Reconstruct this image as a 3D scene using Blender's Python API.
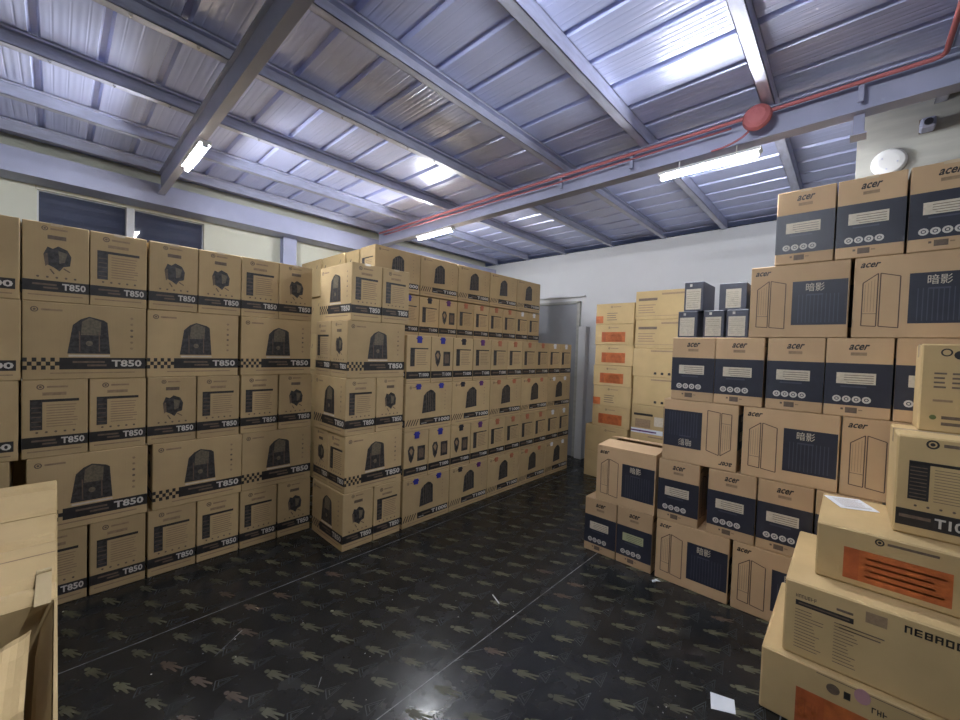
import bpy, math, random
from mathutils import Vector, Matrix
random.seed(7)
for o in list(bpy.data.objects): bpy.data.objects.remove(o, do_unlink=True)
scn = bpy.context.scene
col = scn.collection
PI = math.pi

# ------------------------------------------------------------ camera
F_PX, YAW, PITCH, ROLL, EYE = 396.2, math.radians(43.09), math.radians(-1.543), math.radians(1.879), 1.55
cam_d = bpy.data.cameras.new('camera'); cam = bpy.data.objects.new('camera', cam_d); col.objects.link(cam)
cam_d.sensor_width = 36.0; cam_d.sensor_fit = 'HORIZONTAL'; cam_d.lens = F_PX/960*36.0
cam_d.clip_start = 0.02; cam_d.clip_end = 60
d = Vector((math.cos(YAW)*math.cos(PITCH), math.sin(YAW)*math.cos(PITCH), math.sin(PITCH)))
rt = Vector((math.sin(YAW), -math.cos(YAW), 0)); up = rt.cross(d)
r2 = rt*math.cos(ROLL)+up*math.sin(ROLL); u2 = up*math.cos(ROLL)-rt*math.sin(ROLL)
M = Matrix((r2, u2, -d)).transposed().to_4x4(); M.translation = (0, 0, EYE)
cam.matrix_world = M
scn.camera = cam

# ------------------------------------------------------------ world, exposure
scn.view_settings.view_transform = 'Standard'; scn.view_settings.look = 'None'
scn.view_settings.gamma = 1.0; scn.view_settings.use_curve_mapping = False
scn.view_settings.exposure = 2.85
w = bpy.data.worlds.new('night'); scn.world = w; w.use_nodes = True
w.node_tree.nodes['Background'].inputs[0].default_value = (0.0015, 0.002, 0.004, 1)
w.node_tree.nodes['Background'].inputs[1].default_value = 1.0
TUBE = 62.0          # radiance of the tube lamps
TUBE_COL = (0.91, 0.945, 1.0, 1)

# ------------------------------------------------------------ materials
MATS = {}
def new_mat(name):
    m = bpy.data.materials.new(name); m.use_nodes = True; MATS[name] = m
    nt = m.node_tree; return m, nt, nt.nodes['Principled BSDF']
def noise_col(nt, c1, c2, scale, stretch=None, detail=3, lo=0.3, hi=0.7):
    tc = nt.nodes.new('ShaderNodeTexCoord'); n = nt.nodes.new('ShaderNodeTexNoise')
    n.inputs['Scale'].default_value = scale; n.inputs['Detail'].default_value = detail
    src = tc.outputs['Object']
    if stretch:
        mp = nt.nodes.new('ShaderNodeMapping'); mp.inputs['Scale'].default_value = stretch
        nt.links.new(src, mp.inputs['Vector']); src = mp.outputs['Vector']
    nt.links.new(src, n.inputs['Vector'])
    r = nt.nodes.new('ShaderNodeValToRGB')
    r.color_ramp.elements[0].position = lo; r.color_ramp.elements[1].position = hi
    r.color_ramp.elements[0].color = (*c1, 1); r.color_ramp.elements[1].color = (*c2, 1)
    nt.links.new(n.outputs['Fac'], r.inputs['Fac'])
    return r.outputs['Color'], n.outputs['Fac']
def simple(name, c, rough=0.6, metal=0.0, var=0.12, scale=6.0, spec=None, bump=0, stretch=None):
    m, nt, b = new_mat(name)
    c1 = tuple(x*(1-var) for x in c); c2 = tuple(min(1, x*(1+var)) for x in c)
    co, fa = noise_col(nt, c1, c2, scale, stretch)
    nt.links.new(co, b.inputs['Base Color'])
    b.inputs['Roughness'].default_value = rough; b.inputs['Metallic'].default_value = metal
    if spec is not None: b.inputs['Specular IOR Level'].default_value = spec
    if bump:
        bp = nt.nodes.new('ShaderNodeBump'); bp.inputs['Strength'].default_value = bump; bp.inputs['Distance'].default_value = 0.01
        nt.links.new(fa, bp.inputs['Height']); nt.links.new(bp.outputs['Normal'], b.inputs['Normal'])
    return m
def cardboard(name, c):
    # kraft board: per-box tone, blotches and faint vertical fluting
    m, nt, b = new_mat(name)
    c1 = tuple(x*0.93 for x in c); c2 = tuple(x*1.07 for x in c)
    co, fa = noise_col(nt, c1, c2, 5.0)
    oi = nt.nodes.new('ShaderNodeObjectInfo'); hs = nt.nodes.new('ShaderNodeHueSaturation')
    mr = nt.nodes.new('ShaderNodeMapRange'); mr.inputs['To Min'].default_value = 0.9; mr.inputs['To Max'].default_value = 1.08
    nt.links.new(oi.outputs['Random'], mr.inputs['Value']); nt.links.new(mr.outputs['Result'], hs.inputs['Value'])
    nt.links.new(co, hs.inputs['Color']); nt.links.new(hs.outputs['Color'], b.inputs['Base Color'])
    tc = nt.nodes.new('ShaderNodeTexCoord'); mp = nt.nodes.new('ShaderNodeMapping'); mp.inputs['Scale'].default_value = (60, 60, 1.5)
    n = nt.nodes.new('ShaderNodeTexNoise'); n.inputs['Scale'].default_value = 2.0
    nt.links.new(tc.outputs['Object'], mp.inputs['Vector']); nt.links.new(mp.outputs['Vector'], n.inputs['Vector'])
    bp = nt.nodes.new('ShaderNodeBump'); bp.inputs['Strength'].default_value = 0.12; bp.inputs['Distance'].default_value = 0.003
    nt.links.new(n.outputs['Fac'], bp.inputs['Height']); nt.links.new(bp.outputs['Normal'], b.inputs['Normal'])
    b.inputs['Roughness'].default_value = 0.72; b.inputs['Specular IOR Level'].default_value = 0.25
    return m
KRAFT = cardboard('kraft_cardboard', (0.50, 0.365, 0.195))
KRAFTR = cardboard('reddish_kraft_cardboard', (0.56, 0.385, 0.225))
KRAFT2 = cardboard('plain_cardboard', (0.52, 0.378, 0.188))
INK = simple('black_ink', (0.022, 0.020, 0.020), 0.5, var=0.25, scale=40)
INKM = simple('grey_brown_ink', (0.14, 0.10, 0.07), 0.6, var=0.2, scale=60)
INKF = simple('faint_brown_ink', (0.30, 0.205, 0.12), 0.7, var=0.15, scale=60)
INKP = simple('picture_ink', (0.040, 0.037, 0.037), 0.5, var=0.6, scale=55)
MESHG = simple('picture_mesh_ink', (0.15, 0.125, 0.085), 0.5, var=0.35, scale=70)
LITE = simple('pale_print', (0.60, 0.57, 0.52), 0.6, var=0.06)
CREAM = simple('cream_label', (0.62, 0.55, 0.43), 0.6, var=0.10, scale=50)
NAVY = simple('navy_ink', (0.024, 0.027, 0.043), 0.45, var=0.12, scale=12)
NAVYS = simple('navy_stripe_ink', (0.060, 0.066, 0.095), 0.45, var=0.12, scale=12)
ORANGE = simple('orange_print', (0.46, 0.120, 0.030), 0.6, var=0.22, scale=25)
ORANGED = simple('dark_orange_print', (0.40, 0.095, 0.026), 0.6, var=0.2, scale=25)
DRAW = simple('brown_line_ink', (0.085, 0.050, 0.035), 0.6, var=0.1)
BLUE = simple('blue_plastic', (0.035, 0.04, 0.30), 0.4, var=0.2)
BLACKP = simple('black_plastic', (0.03, 0.03, 0.04), 0.4, var=0.2)
PURPLE = simple('purple_plastic', (0.12, 0.03, 0.16), 0.4, var=0.2)
RUST = simple('orange_red_plastic', (0.42, 0.14, 0.07), 0.5, var=0.2)
WHITEP = simple('white_plastic', (0.75, 0.75, 0.75), 0.4, var=0.03)
PAPER = simple('white_paper', (0.74, 0.77, 0.82), 0.7, var=0.04)
TAPE = simple('packing_tape', (0.60, 0.48, 0.32), 0.18, var=0.06, scale=20)
CLEAR = simple('glossy_clear_tape', (0.52, 0.41, 0.24), 0.08, var=0.05)
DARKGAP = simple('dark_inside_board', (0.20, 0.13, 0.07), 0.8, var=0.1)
SLATE = simple('dark_slate_board', (0.060, 0.062, 0.085), 0.5, var=0.15)
STEEL = simple('galvanised_steel', (0.52, 0.54, 0.68), 0.40, metal=0.3, var=0.12, scale=9, stretch=(1, 4, 4))
PAINT = simple('grey_painted_steel', (0.38, 0.40, 0.55), 0.5, metal=0.1, var=0.08, scale=4)
WALLB = simple('white_wall_paint', (0.60, 0.60, 0.61), 0.85, var=0.05, scale=1.2)
WALLL = simple('cream_wall_paint', (0.64, 0.64, 0.54), 0.85, var=0.06, scale=1.5)
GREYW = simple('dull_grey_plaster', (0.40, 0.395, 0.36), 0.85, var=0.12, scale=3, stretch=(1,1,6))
DOORM = simple('grey_door_paint', (0.29, 0.295, 0.315), 0.5, var=0.04)
ALU = simple('white_window_frame', (0.60, 0.60, 0.62), 0.4, var=0.04)
RED = simple('red_paint', (0.50, 0.15, 0.155), 0.65, var=0.1)
CHROME = simple('bright_screw', (0.8, 0.8, 0.82), 0.25, metal=0.9, var=0.05)

# ribbed roof sheet: real big ribs in the mesh, the fine ribs of the sheet as bump
m, nt, b = new_mat('ribbed_zinc_sheet')
co, fa = noise_col(nt, (0.53, 0.58, 0.86), (0.60, 0.65, 0.94), 1.6)
nt.links.new(co, b.inputs['Base Color'])
tc = nt.nodes.new('ShaderNodeTexCoord'); wv = nt.nodes.new('ShaderNodeTexWave'); wv.wave_type = 'BANDS'; wv.bands_direction = 'X'
wv.inputs['Scale'].default_value = 10.0; wv.inputs['Distortion'].default_value = 0.3
nt.links.new(tc.outputs['Object'], wv.inputs['Vector'])
bp = nt.nodes.new('ShaderNodeBump'); bp.inputs['Strength'].default_value = 0.35; bp.inputs['Distance'].default_value = 0.002
nt.links.new(wv.outputs['Fac'], bp.inputs['Height']); nt.links.new(bp.outputs['Normal'], b.inputs['Normal'])
b.inputs['Metallic'].default_value = 0.10; b.inputs['Roughness'].default_value = 0.30
ROOF = m
# glossy black floor sheet
m, nt, b = new_mat('black_floor_sheet')
co, fa = noise_col(nt, (0.008, 0.009, 0.010), (0.020, 0.021, 0.022), 3.0, detail=6)
nt.links.new(co, b.inputs['Base Color'])
tc = nt.nodes.new('ShaderNodeTexCoord')
n1 = nt.nodes.new('ShaderNodeTexNoise'); n1.inputs['Scale'].default_value = 7.0; n1.inputs['Detail'].default_value = 5
nt.links.new(tc.outputs['Object'], n1.inputs['Vector'])
rr = nt.nodes.new('ShaderNodeMapRange'); rr.inputs['To Min'].default_value = 0.10; rr.inputs['To Max'].default_value = 0.40
nt.links.new(n1.outputs['Fac'], rr.inputs['Value']); nt.links.new(rr.outputs['Result'], b.inputs['Roughness'])
bp = nt.nodes.new('ShaderNodeBump'); bp.inputs['Strength'].default_value = 0.25; bp.inputs['Distance'].default_value = 0.01
nt.links.new(n1.outputs['Fac'], bp.inputs['Height']); nt.links.new(bp.outputs['Normal'], b.inputs['Normal'])
b.inputs['Specular IOR Level'].default_value = 0.4
FLOORM = m
FIGY = simple('yellow_grey_print', (0.064, 0.062, 0.036), 0.45, var=0.45, scale=5)
FIGR = simple('rusty_print', (0.066, 0.044, 0.030), 0.45, var=0.3, scale=5)
TRIM = simple('dull_teal_print', (0.028, 0.034, 0.036), 0.45, var=0.3, scale=5)
SEAM = simple('worn_seam', (0.17, 0.17, 0.17), 0.6, var=0.6, scale=12)
m, nt, b = new_mat('window_glass')
b.inputs['Base Color'].default_value = (0.35, 0.38, 0.50, 1); b.inputs['Roughness'].default_value = 0.03
b.inputs['Transmission Weight'].default_value = 0.85; b.inputs['IOR'].default_value = 1.5
GLASS = m
m, nt, b = new_mat('tube_light')
b.inputs['Base Color'].default_value = (0.9, 0.9, 0.9, 1)
b.inputs['Emission Color'].default_value = TUBE_COL; b.inputs['Emission Strength'].default_value = TUBE
LAMP = m

# ------------------------------------------------------------ mesh helpers
class MB:
    def __init__(s): s.v = []; s.f = []; s.m = []; s.mats = []
    def mi(s, m):
        if m not in s.mats: s.mats.append(m)
        return s.mats.index(m)
    def poly(s, pts, m):
        i = len(s.v); s.v += [tuple(p) for p in pts]; s.f.append(tuple(range(i, i+len(pts)))); s.m.append(s.mi(m))
    def box(s, a, b, m, bev=0.0):
        x0, y0, z0 = a; x1, y1, z1 = b; k = s.mi(m)
        if bev <= 0:
            i = len(s.v)
            s.v += [(x0,y0,z0),(x1,y0,z0),(x1,y1,z0),(x0,y1,z0),(x0,y0,z1),(x1,y0,z1),(x1,y1,z1),(x0,y1,z1)]
            for q in ((3,2,1,0),(4,5,6,7),(0,1,5,4),(1,2,6,5),(2,3,7,6),(3,0,4,7)): s.f.append(tuple(i+t for t in q)); s.m.append(k)
            return
        X = (x0, x1); Y = (y0, y1); Z = (z0, z1); idx = {}
        for cx in (0,1):
            for cy in (0,1):
                for cz in (0,1):
                    sx = 1-2*cx; sy = 1-2*cy; sz = 1-2*cz
                    for ax in range(3):
                        p = [X[cx]+sx*bev*(ax != 0), Y[cy]+sy*bev*(ax != 1), Z[cz]+sz*bev*(ax != 2)]
                        idx[(cx,cy,cz,ax)] = len(s.v); s.v.append(tuple(p))
        def add(q):
            pts = [Vector(s.v[t]) for t in q]; c = sum(pts, Vector())/len(pts)
            n = (pts[1]-pts[0]).cross(pts[2]-pts[0]); mid = Vector(((x0+x1)/2,(y0+y1)/2,(z0+z1)/2))
            if n.dot(c-mid) < 0: q = tuple(reversed(q))
            s.f.append(tuple(q)); s.m.append(k)
        for c in (0,1):
            add((idx[(c,0,0,0)],idx[(c,1,0,0)],idx[(c,1,1,0)],idx[(c,0,1,0)]))
            add((idx[(0,c,0,1)],idx[(1,c,0,1)],idx[(1,c,1,1)],idx[(0,c,1,1)]))
            add((idx[(0,0,c,2)],idx[(1,0,c,2)],idx[(1,1,c,2)],idx[(0,1,c,2)]))
        for a_ in (0,1):
            for b_ in (0,1):
                add((idx[(a_,b_,0,0)],idx[(a_,b_,1,0)],idx[(a_,b_,1,1)],idx[(a_,b_,0,1)]))
                add((idx[(a_,0,b_,0)],idx[(a_,1,b_,0)],idx[(a_,1,b_,2)],idx[(a_,0,b_,2)]))
                add((idx[(0,a_,b_,1)],idx[(1,a_,b_,1)],idx[(1,a_,b_,2)],idx[(0,a_,b_,2)]))
        for cx in (0,1):
            for cy in (0,1):
                for cz in (0,1): add(tuple(idx[(cx,cy,cz,a)] for a in range(3)))
    def tube(s, path, r, m, n=10, caps=True):
        k = s.mi(m); rings = []
        P = [Vector(p) for p in path]
        for i, p in enumerate(P):
            t = (P[min(i+1, len(P)-1)]-P[max(i-1, 0)]).normalized()
            a = t.cross(Vector((0,0,1)));
            if a.length < 0.05: a = t.cross(Vector((1,0,0)))
            a.normalize(); bb = t.cross(a).normalized()
            rad = r[i] if isinstance(r, (list, tuple)) else r
            base = len(s.v); rings.append(base)
            for j in range(n):
                th = 2*PI*j/n; s.v.append(tuple(p+a*math.cos(th)*rad+bb*math.sin(th)*rad))
        for i in range(len(P)-1):
            for j in range(n):
                q = (rings[i]+j, rings[i]+(j+1)%n, rings[i+1]+(j+1)%n, rings[i+1]+j)
                s.f.append(tuple(reversed(q))); s.m.append(k)
        if caps:
            s.f.append(tuple(rings[0]+j for j in range(n))); s.m.append(k)
            s.f.append(tuple(reversed([rings[-1]+j for j in range(n)]))); s.m.append(k)
    def mesh(s, name, smooth=False):
        me = bpy.data.meshes.new(name); me.from_pydata(s.v, [], s.f)
        for m in s.mats: me.materials.append(m)
        me.polygons.foreach_set('material_index', s.m)
        if smooth: me.polygons.foreach_set('use_smooth', [True]*len(s.f))
        me.update(); return me
    def build(s, name, parent=None, loc=None, rot=None, smooth=False):
        o = bpy.data.objects.new(name, s.mesh(name, smooth)); col.objects.link(o)
        if parent: o.parent = parent
        if loc: o.location = loc
        if rot: o.rotation_euler = rot
        return o
def link(name, me, parent=None, loc=(0,0,0), rot=(0,0,0)):
    o = bpy.data.objects.new(name, me); col.objects.link(o); o.location = loc; o.rotation_euler = rot
    if parent: o.parent = parent
    return o
def empty(name, loc=(0,0,0), rot=(0,0,0)):
    o = bpy.data.objects.new(name, None); o.empty_display_size = 0.05; col.objects.link(o); o.location = loc; o.rotation_euler = rot; return o
def tag(o, label=None, cat=None, group=None, kind=None):
    if label: o['label'] = label
    if cat: o['category'] = cat
    if group: o['group'] = group
    if kind: o['kind'] = kind
    return o

TEXTS = {}
def text_geo(string, bold=0.0):
    key = (string, bold)
    if key in TEXTS: return TEXTS[key]
    c = bpy.data.curves.new('txt', 'FONT'); c.body = string; c.offset = bold; c.resolution_u = 2
    o = bpy.data.objects.new('txt', c); col.objects.link(o)
    dg = bpy.context.evaluated_depsgraph_get(); dg.update()
    me = bpy.data.meshes.new_from_object(o.evaluated_get(dg))
    vs = [(v.co.x, v.co.y) for v in me.vertices]; fs = [tuple(p.vertices) for p in me.polygons]
    bpy.data.objects.remove(o, do_unlink=True); bpy.data.curves.remove(c); bpy.data.meshes.remove(me)
    if vs:
        x0 = min(v[0] for v in vs); x1 = max(v[0] for v in vs); y0 = min(v[1] for v in vs); y1 = max(v[1] for v in vs)
        vs = [((v[0]-x0)/max(1e-6, x1-x0), (v[1]-y0)/max(1e-6, y1-y0)) for v in vs]
    TEXTS[key] = (vs, fs); return TEXTS[key]

def glyphs(f, u0, v0, u1, v1, n, m, l=0, seed=1, outline=False):
    # worn lettering too blurred to read: a run of small broken strokes
    rg = random.Random(seed); w = (u1-u0)/n; h = v1-v0
    for i in range(n):
        a = u0+w*i; b_ = a+w*.78
        f.rect(a, v0, a+w*.22, v1, m, l)
        if rg.random() < .7: f.rect(a, v1-h*.22, b_, v1, m, l)
        if rg.random() < .6: f.rect(a, v0, b_, v0+h*.22, m, l)
        if rg.random() < .6: f.rect(b_-w*.2, v0, b_, v1, m, l)
        if rg.random() < .5: f.rect(a, v0+h*.4, b_, v0+h*.58, m, l)
class Face:
    """A printed side of a box: u to the right, v up, both 0..1."""
    def __init__(s, mb, o, u, v, flip=False):
        s.mb = mb; s.o = Vector(o); s.u = Vector(u); s.v = Vector(v); s.n = s.u.cross(s.v).normalized(); s.flip = flip
        s.asp = s.u.length/s.v.length
    def P(s, a, b, l):
        if s.flip: a, b = 1-a, 1-b
        return s.o+s.u*a+s.v*b+s.n*(0.0006+0.0005*l)
    def poly(s, pts, m, l=0):
        s.mb.poly([s.P(a, b, l) for a, b in pts], m)
    def rect(s, a0, b0, a1, b1, m, l=0): s.poly([(a0,b0),(a1,b0),(a1,b1),(a0,b1)], m, l)
    def line(s, a0, b0, a1, b1, w, m, l=0):
        # w in v units
        du = (a1-a0)*s.asp; dv = b1-b0; L = math.hypot(du, dv); nx = -dv/L*w/2/s.asp; ny = du/L*w/2
        s.poly([(a0-nx,b0-ny),(a1-nx,b1-ny),(a1+nx,b1+ny),(a0+nx,b0+ny)], m, l)
    def ell(s, a, b, r, m, l=0, n=14, sx=1.0):
        s.poly([(a+r*sx/s.asp*math.cos(2*PI*i/n), b+r*math.sin(2*PI*i/n)) for i in range(n)], m, l)
    def ring(s, a, b, r, w, m, l=0, n=14):
        for i in range(n):
            t0 = 2*PI*i/n; t1 = 2*PI*(i+1)/n
            s.poly([(a+(r-w)/s.asp*math.cos(t0), b+(r-w)*math.sin(t0)), (a+r/s.asp*math.cos(t0), b+r*math.sin(t0)),
                    (a+r/s.asp*math.cos(t1), b+r*math.sin(t1)), (a+(r-w)/s.asp*math.cos(t1), b+(r-w)*math.sin(t1))], m, l)
    def text(s, string, a0, b0, a1, b1, m, l=1, bold=0.0, slant=0.0):
        vs, fs = text_geo(string, bold)
        k = s.mb.mi(m); i = len(s.mb.v)
        for x, y in vs:
            s.mb.v.append(tuple(s.P(a0+(a1-a0)*x+slant*y, b0+(b1-b0)*y, l)))
        for f in fs: s.mb.f.append(tuple(i+t for t in f)); s.mb.m.append(k)
    def lines(s, a0, b0, a1, b1, n, m, rag=0.2, th=0.35, seed=1):
        rg = random.Random(seed)
        h = (b1-b0)/n
        for i in range(n):
            y = b1-h*(i+0.5); s.rect(a0, y-h*th/2, a1-(a1-a0)*rag*rg.random(), y+h*th/2, m)

def faces(mb, W, D, H, flip=False):
    w, d_ = W/2, D/2
    return {'F': Face(mb, (-w,-d_,0), (W,0,0), (0,0,H), flip), 'R': Face(mb, (w,-d_,0), (0,D,0), (0,0,H), flip),
            'B': Face(mb, (w,d_,0), (-W,0,0), (0,0,H), flip), 'L': Face(mb, (-w,d_,0), (0,-D,0), (0,0,H), flip)}

# ------------------------------------------------------------ printed faces
def logo(f, a, b, r, tw=0.2, m=None, t=None):
    m = m or INKM
    f.ring(a, b, r, r*0.35, m); f.ell(a, b, r*0.4, m, n=8)
    f.rect(a+r*1.6/f.asp, b-r*0.35, a+r*1.6/f.asp+tw, b+r*0.35, t or INKF)
def tower(f, x0, x1, y0, y1, arch=False):
    w = x1-x0; h = y1-y0; X = lambda t: x0+w*t; Y = lambda t: y0+h*t
    if not arch:
        f.poly([(X(0),Y(0)),(X(1),Y(0)),(X(.93),Y(.86)),(X(.84),Y(.92)),(X(.5),Y(1)),(X(.3),Y(.92)),(X(.12),Y(.76))], INKP)
        f.poly([(X(.30),Y(.50)),(X(.76),Y(.50)),(X(.78),Y(.88)),(X(.5),Y(.97)),(X(.33),Y(.86))], MESHG, 1)
        f.line(X(.74), Y(.05), X(.73), Y(.6), .012, INKM, 2); f.line(X(.28), Y(.05), X(.27), Y(.6), .012, INKM, 2)
        f.ell(X(.5), Y(.28), .035, MESHG, 1)
    else:
        f.poly([(X(0),Y(0)),(X(1),Y(.05)),(X(.97),Y(.82)),(X(.8),Y(.95)),(X(.6),Y(1)),(X(.3),Y(.9)),(X(.1),Y(.75))], INKP)
        for t in (.3, .46, .62, .78): f.line(X(t), Y(.1), X(t-.02), Y(.88), .010, MESHG, 1)
def checker(f, x0, x1, y0, y1, nx=8, ny=3):
    dx = (x1-x0)/nx; dy = (y1-y0)/ny
    for i in range(nx):
        for j in range(ny):
            if (i+j) % 2 == 0: f.rect(x0+i*dx, y0+j*dy, x0+(i+1)*dx, y0+(j+1)*dy, INK)
def band_text(f, word, x0, x1, y0, y1):
    h = y1-y0
    f.text(word, x0+(x1-x0)*.58, y0+h*.2, x0+(x1-x0)*.95, y0+h*.82, LITE, 1, bold=0.03)
    f.rect(x0+(x1-x0)*.14, y0+h*.55, x0+(x1-x0)*.50, y0+h*.72, INKM, 1)
    f.rect(x0+(x1-x0)*.30, y0+h*.25, x0+(x1-x0)*.52, y0+h*.42, INKM, 1)
def wide_850(f):
    f.rect(.27, .13, 1, .285, INK); checker(f, 0, .27, .13, .285)
    band_text(f, 'T850', .27, 1, .13, .285)
    tower(f, .33, .68, .34, .84); f.rect(.34, .30, .68, .325, CREAM)
    logo(f, .085, .90, .035, .16)
    for i in range(6): f.ell(.87, .42+i*.085, .018, INKM if i in (2,3) else INKF, n=6)
    f.rect(.2, .075, .9, .09, INKF)
def band_850(f):
    f.rect(0, .13, 1, .27, INK); band_text(f, 'T850', 0, 1, .13, .27); f.rect(.08, .075, .9, .09, INKF)
def list_850(f):
    band_850(f); logo(f, .27, .91, .035, .32)
    f.rect(.30, .80, .66, .84, INKF)
    f.rect(.12, .715, .86, .75, INK); f.rect(.12, .36, .30, .73, INKP, 1)
    for i in range(5): f.rect(.14, .40+i*.06, .28, .41+i*.06, INKM, 2)
    f.lines(.36, .38, .84, .69, 9, INKF, seed=3)
    for i in range(5): f.ell(.22+i*.14, .325, .014, INKM, n=6)
def blob_850(f, dark=True):
    band_850(f); logo(f, .32, .93, .03, .26)
    f.rect(.36, .80, .64, .85, INKM if dark else INKF)
    f.poly([(.30,.60),(.36,.70),(.44,.68),(.52,.72),(.66,.68),(.72,.60),(.70,.48),(.60,.46),(.54,.40),(.46,.44),(.34,.48)], INKP)
    f.poly([(.30,.60),(.36,.62),(.38,.48),(.33,.45)], INKM, 1); f.poly([(.52,.66),(.66,.64),(.62,.52),(.54,.5)], MESHG, 1)
    f.line(.60, .44, .70, .40, .015, INKM); f.line(.40, .42, .46, .36, .015, INKM)
    for i in range(5): f.ell(.22+i*.14, .315, .014, INKM, n=6)
def wide_1000(f):
    f.rect(.30, .12, .97, .25, INK)
    f.rect(.33, .145, .44, .155, LITE, 1); f.text('T1000', .60, .145, .955, .225, LITE, 1, bold=0.03); f.rect(.40, .17, .58, .20, INKM, 1)
    for i in range(5):
        f.line(.02+i*.05, .12, .07+i*.05, .25, .022, INK)
    tower(f, .34, .63, .36, .86, arch=True); logo(f, .10, .92, .03, .15)
    for i in range(6): f.ell(.84, .42+i*.08, .014, INKF, n=6)
    f.rect(.1, .06, .95, .075, INKF)
def band_1000(f):
    f.rect(0, .10, 1, .25, INK); f.rect(.10, .16, .48, .19, INKM, 1); f.text('T1000', .50, .14, .92, .215, LITE, 1, bold=0.02)
    f.rect(.05, .05, .95, .062, INKF)
def list_1000(f):
    band_1000(f); f.rect(.14, .72, .88, .745, INK); f.rect(.14, .36, .32, .73, INKP, 1)
    f.lines(.40, .38, .86, .68, 8, INKM, seed=5, th=.2)
def mask_1000(f):
    band_1000(f)
    f.poly([(.15,.62),(.22,.70),(.36,.70),(.42,.60),(.38,.44),(.29,.34),(.20,.42)], INKP)
    f.poly([(.20,.60),(.28,.66),(.36,.6),(.30,.5)], INKF, 1); f.rect(.54, .36, .86, .68, INKP); f.rect(.60, .42, .80, .62, INKM, 1)
def swoosh_word(f, a0, b0, a1, b1, m=INK): f.text('acer', a0, b0, a1, b1, m, 0, bold=0.028, slant=(a1-a0)*.12)
def small_navy(f, label=CREAM):
    f.rect(0, .145, 1, .68, NAVY)
    swoosh_word(f, .34, .85, .63, .92); f.rect(.38, .78, .62, .82, INKF)
    f.rect(.18, .42, .77, .56, label, 1)
    for i in range(4): f.rect(.30 if i else .34, .435+i*.03, .74, .442+i*.03, INKM, 2)
    f.rect(.25, .375, .64, .395, NAVYS, 1)
    for i in range(4):
        f.ring(.20+i*.15, .225, .042, .020, LITE, 1, n=12); f.ell(.20+i*.15, .225, .014, LITE, 1, n=6)
    f.rect(.27, .085, .31, .11, INKM); f.rect(.34, .05, .52, .12, INKM); f.rect(.54, .085, .60, .10, INKF)
def wide_navy(f):
    swoosh_word(f, .045, .87, .205, .93)
    a = .006
    P = [(.08,.15),(.08,.68),(.205,.79),(.205,.14)]
    for (p, q) in zip(P, P[1:]+P[:1]): f.line(*p, *q, .011, DRAW)
    Q = [(.225,.14),(.225,.79),(.385,.74),(.385,.12)]
    for (p, q) in zip(Q, Q[1:]+Q[:1]): f.line(*p, *q, .011, DRAW)
    f.line(.08, .30, .205, .295, .007, INKM)
    for i in range(4): f.line(.10+i*.026, .32, .10+i*.026, .66+i*.02, .005, INKF)
    f.rect(.455, .17, .985, .76, NAVY)
    for i in range(11): f.rect(.52+i*.038, .20, .528+i*.038, .58, NAVYS, 1)
    f.text('\u6697\u5f71', .59, .62, .77, .73, CREAM, 1); f.rect(.60, .565, .76, .585, NAVYS, 2)

BODIES = {}
BEV = 0.0035
def body_mesh(kind, W, D, H, spec, mat=None, flip=False):
    key = (kind, W, D, H, flip)
    if key in BODIES: return BODIES[key]
    mb = MB(); mat = mat or KRAFT
    mb.box((-W/2,-D/2,0), (W/2,D/2,H), mat, BEV)
    # the joint of the top flaps
    zt = H+0.0004
    if W >= D: mb.poly([(-W/2+.01,-.0015,zt),(W/2-.01,-.0015,zt),(W/2-.01,.0015,zt),(-W/2+.01,.0015,zt)], INKM)
    else: mb.poly([(-.0015,-D/2+.01,zt),(.0015,-D/2+.01,zt),(.0015,D/2-.01,zt),(-.0015,D/2-.01,zt)], INKM)
    fc = faces(mb, W, D, H, flip)
    for k, fn in spec.items(): fn(fc[k])
    # the horizontal creases where the flaps fold
    me = mb.mesh(kind); BODIES[key] = me; return me
def tape_mesh(W, D, H):
    key = ('tape', W, D, H)
    if key in BODIES: return BODIES[key]
    mb = MB(); t = .024; e = .0012
    if W >= D:
        mb.box((-W/2-e,-t,H+.0003), (W/2+e,t,H+.0012), TAPE)
        for s in (-1, 1):
            x = s*(W/2+e); mb.box((min(x,x-s*e*.6),-t,H-.014), (max(x,x-s*e*.6),t,H+.0012), TAPE)
    else:
        mb.box((-t,-D/2-e,H+.0003), (t,D/2+e,H+.0012), TAPE)
        for s in (-1, 1):
            y = s*(D/2+e); mb.box((-t,min(y,y-s*e*.6),H-.014), (t,max(y,y-s*e*.6),H+.0012), TAPE)
    me = mb.mesh('packing_tape'); BODIES[key] = me; return me

def carton(me, loc, rotz, label, group, tape=None, name='cardboard_box', jit=0.0035, cat='box', tabs=None):
    x, y, z = loc
    rz = rotz+random.uniform(-jit, jit)
    if tape or tabs:
        root = empty(name, loc, (0, 0, rz)); link('printed_body' if name == 'cardboard_box' else 'body', me, root)
        if tape: link('packing_tape', tape_mesh(*tape), root)
        for (lx, ly, lz, tm) in (tabs or []):
            mb = MB(); wd = .045
            mb.box((lx-wd/2, ly-.006, lz-.05), (lx+wd/2, ly-.0005, lz-.003), tm, .001)
            mb.box((lx-wd*.72, ly-.003, lz-.028), (lx+wd*.72, ly-.0005, lz-.016), tm)
            tb = mb.build('edge_clip', root)
            tb['label'] = {BLUE.name: 'blue plastic clip', BLACKP.name: 'black plastic clip', PURPLE.name: 'purple plastic clip', RUST.name: 'orange red plastic clip', WHITEP.name: 'white plastic clip'}[tm.name]
    else:
        root = link(name, me, None, loc, (0, 0, rz))
    return tag(root, label, cat, group)

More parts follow.
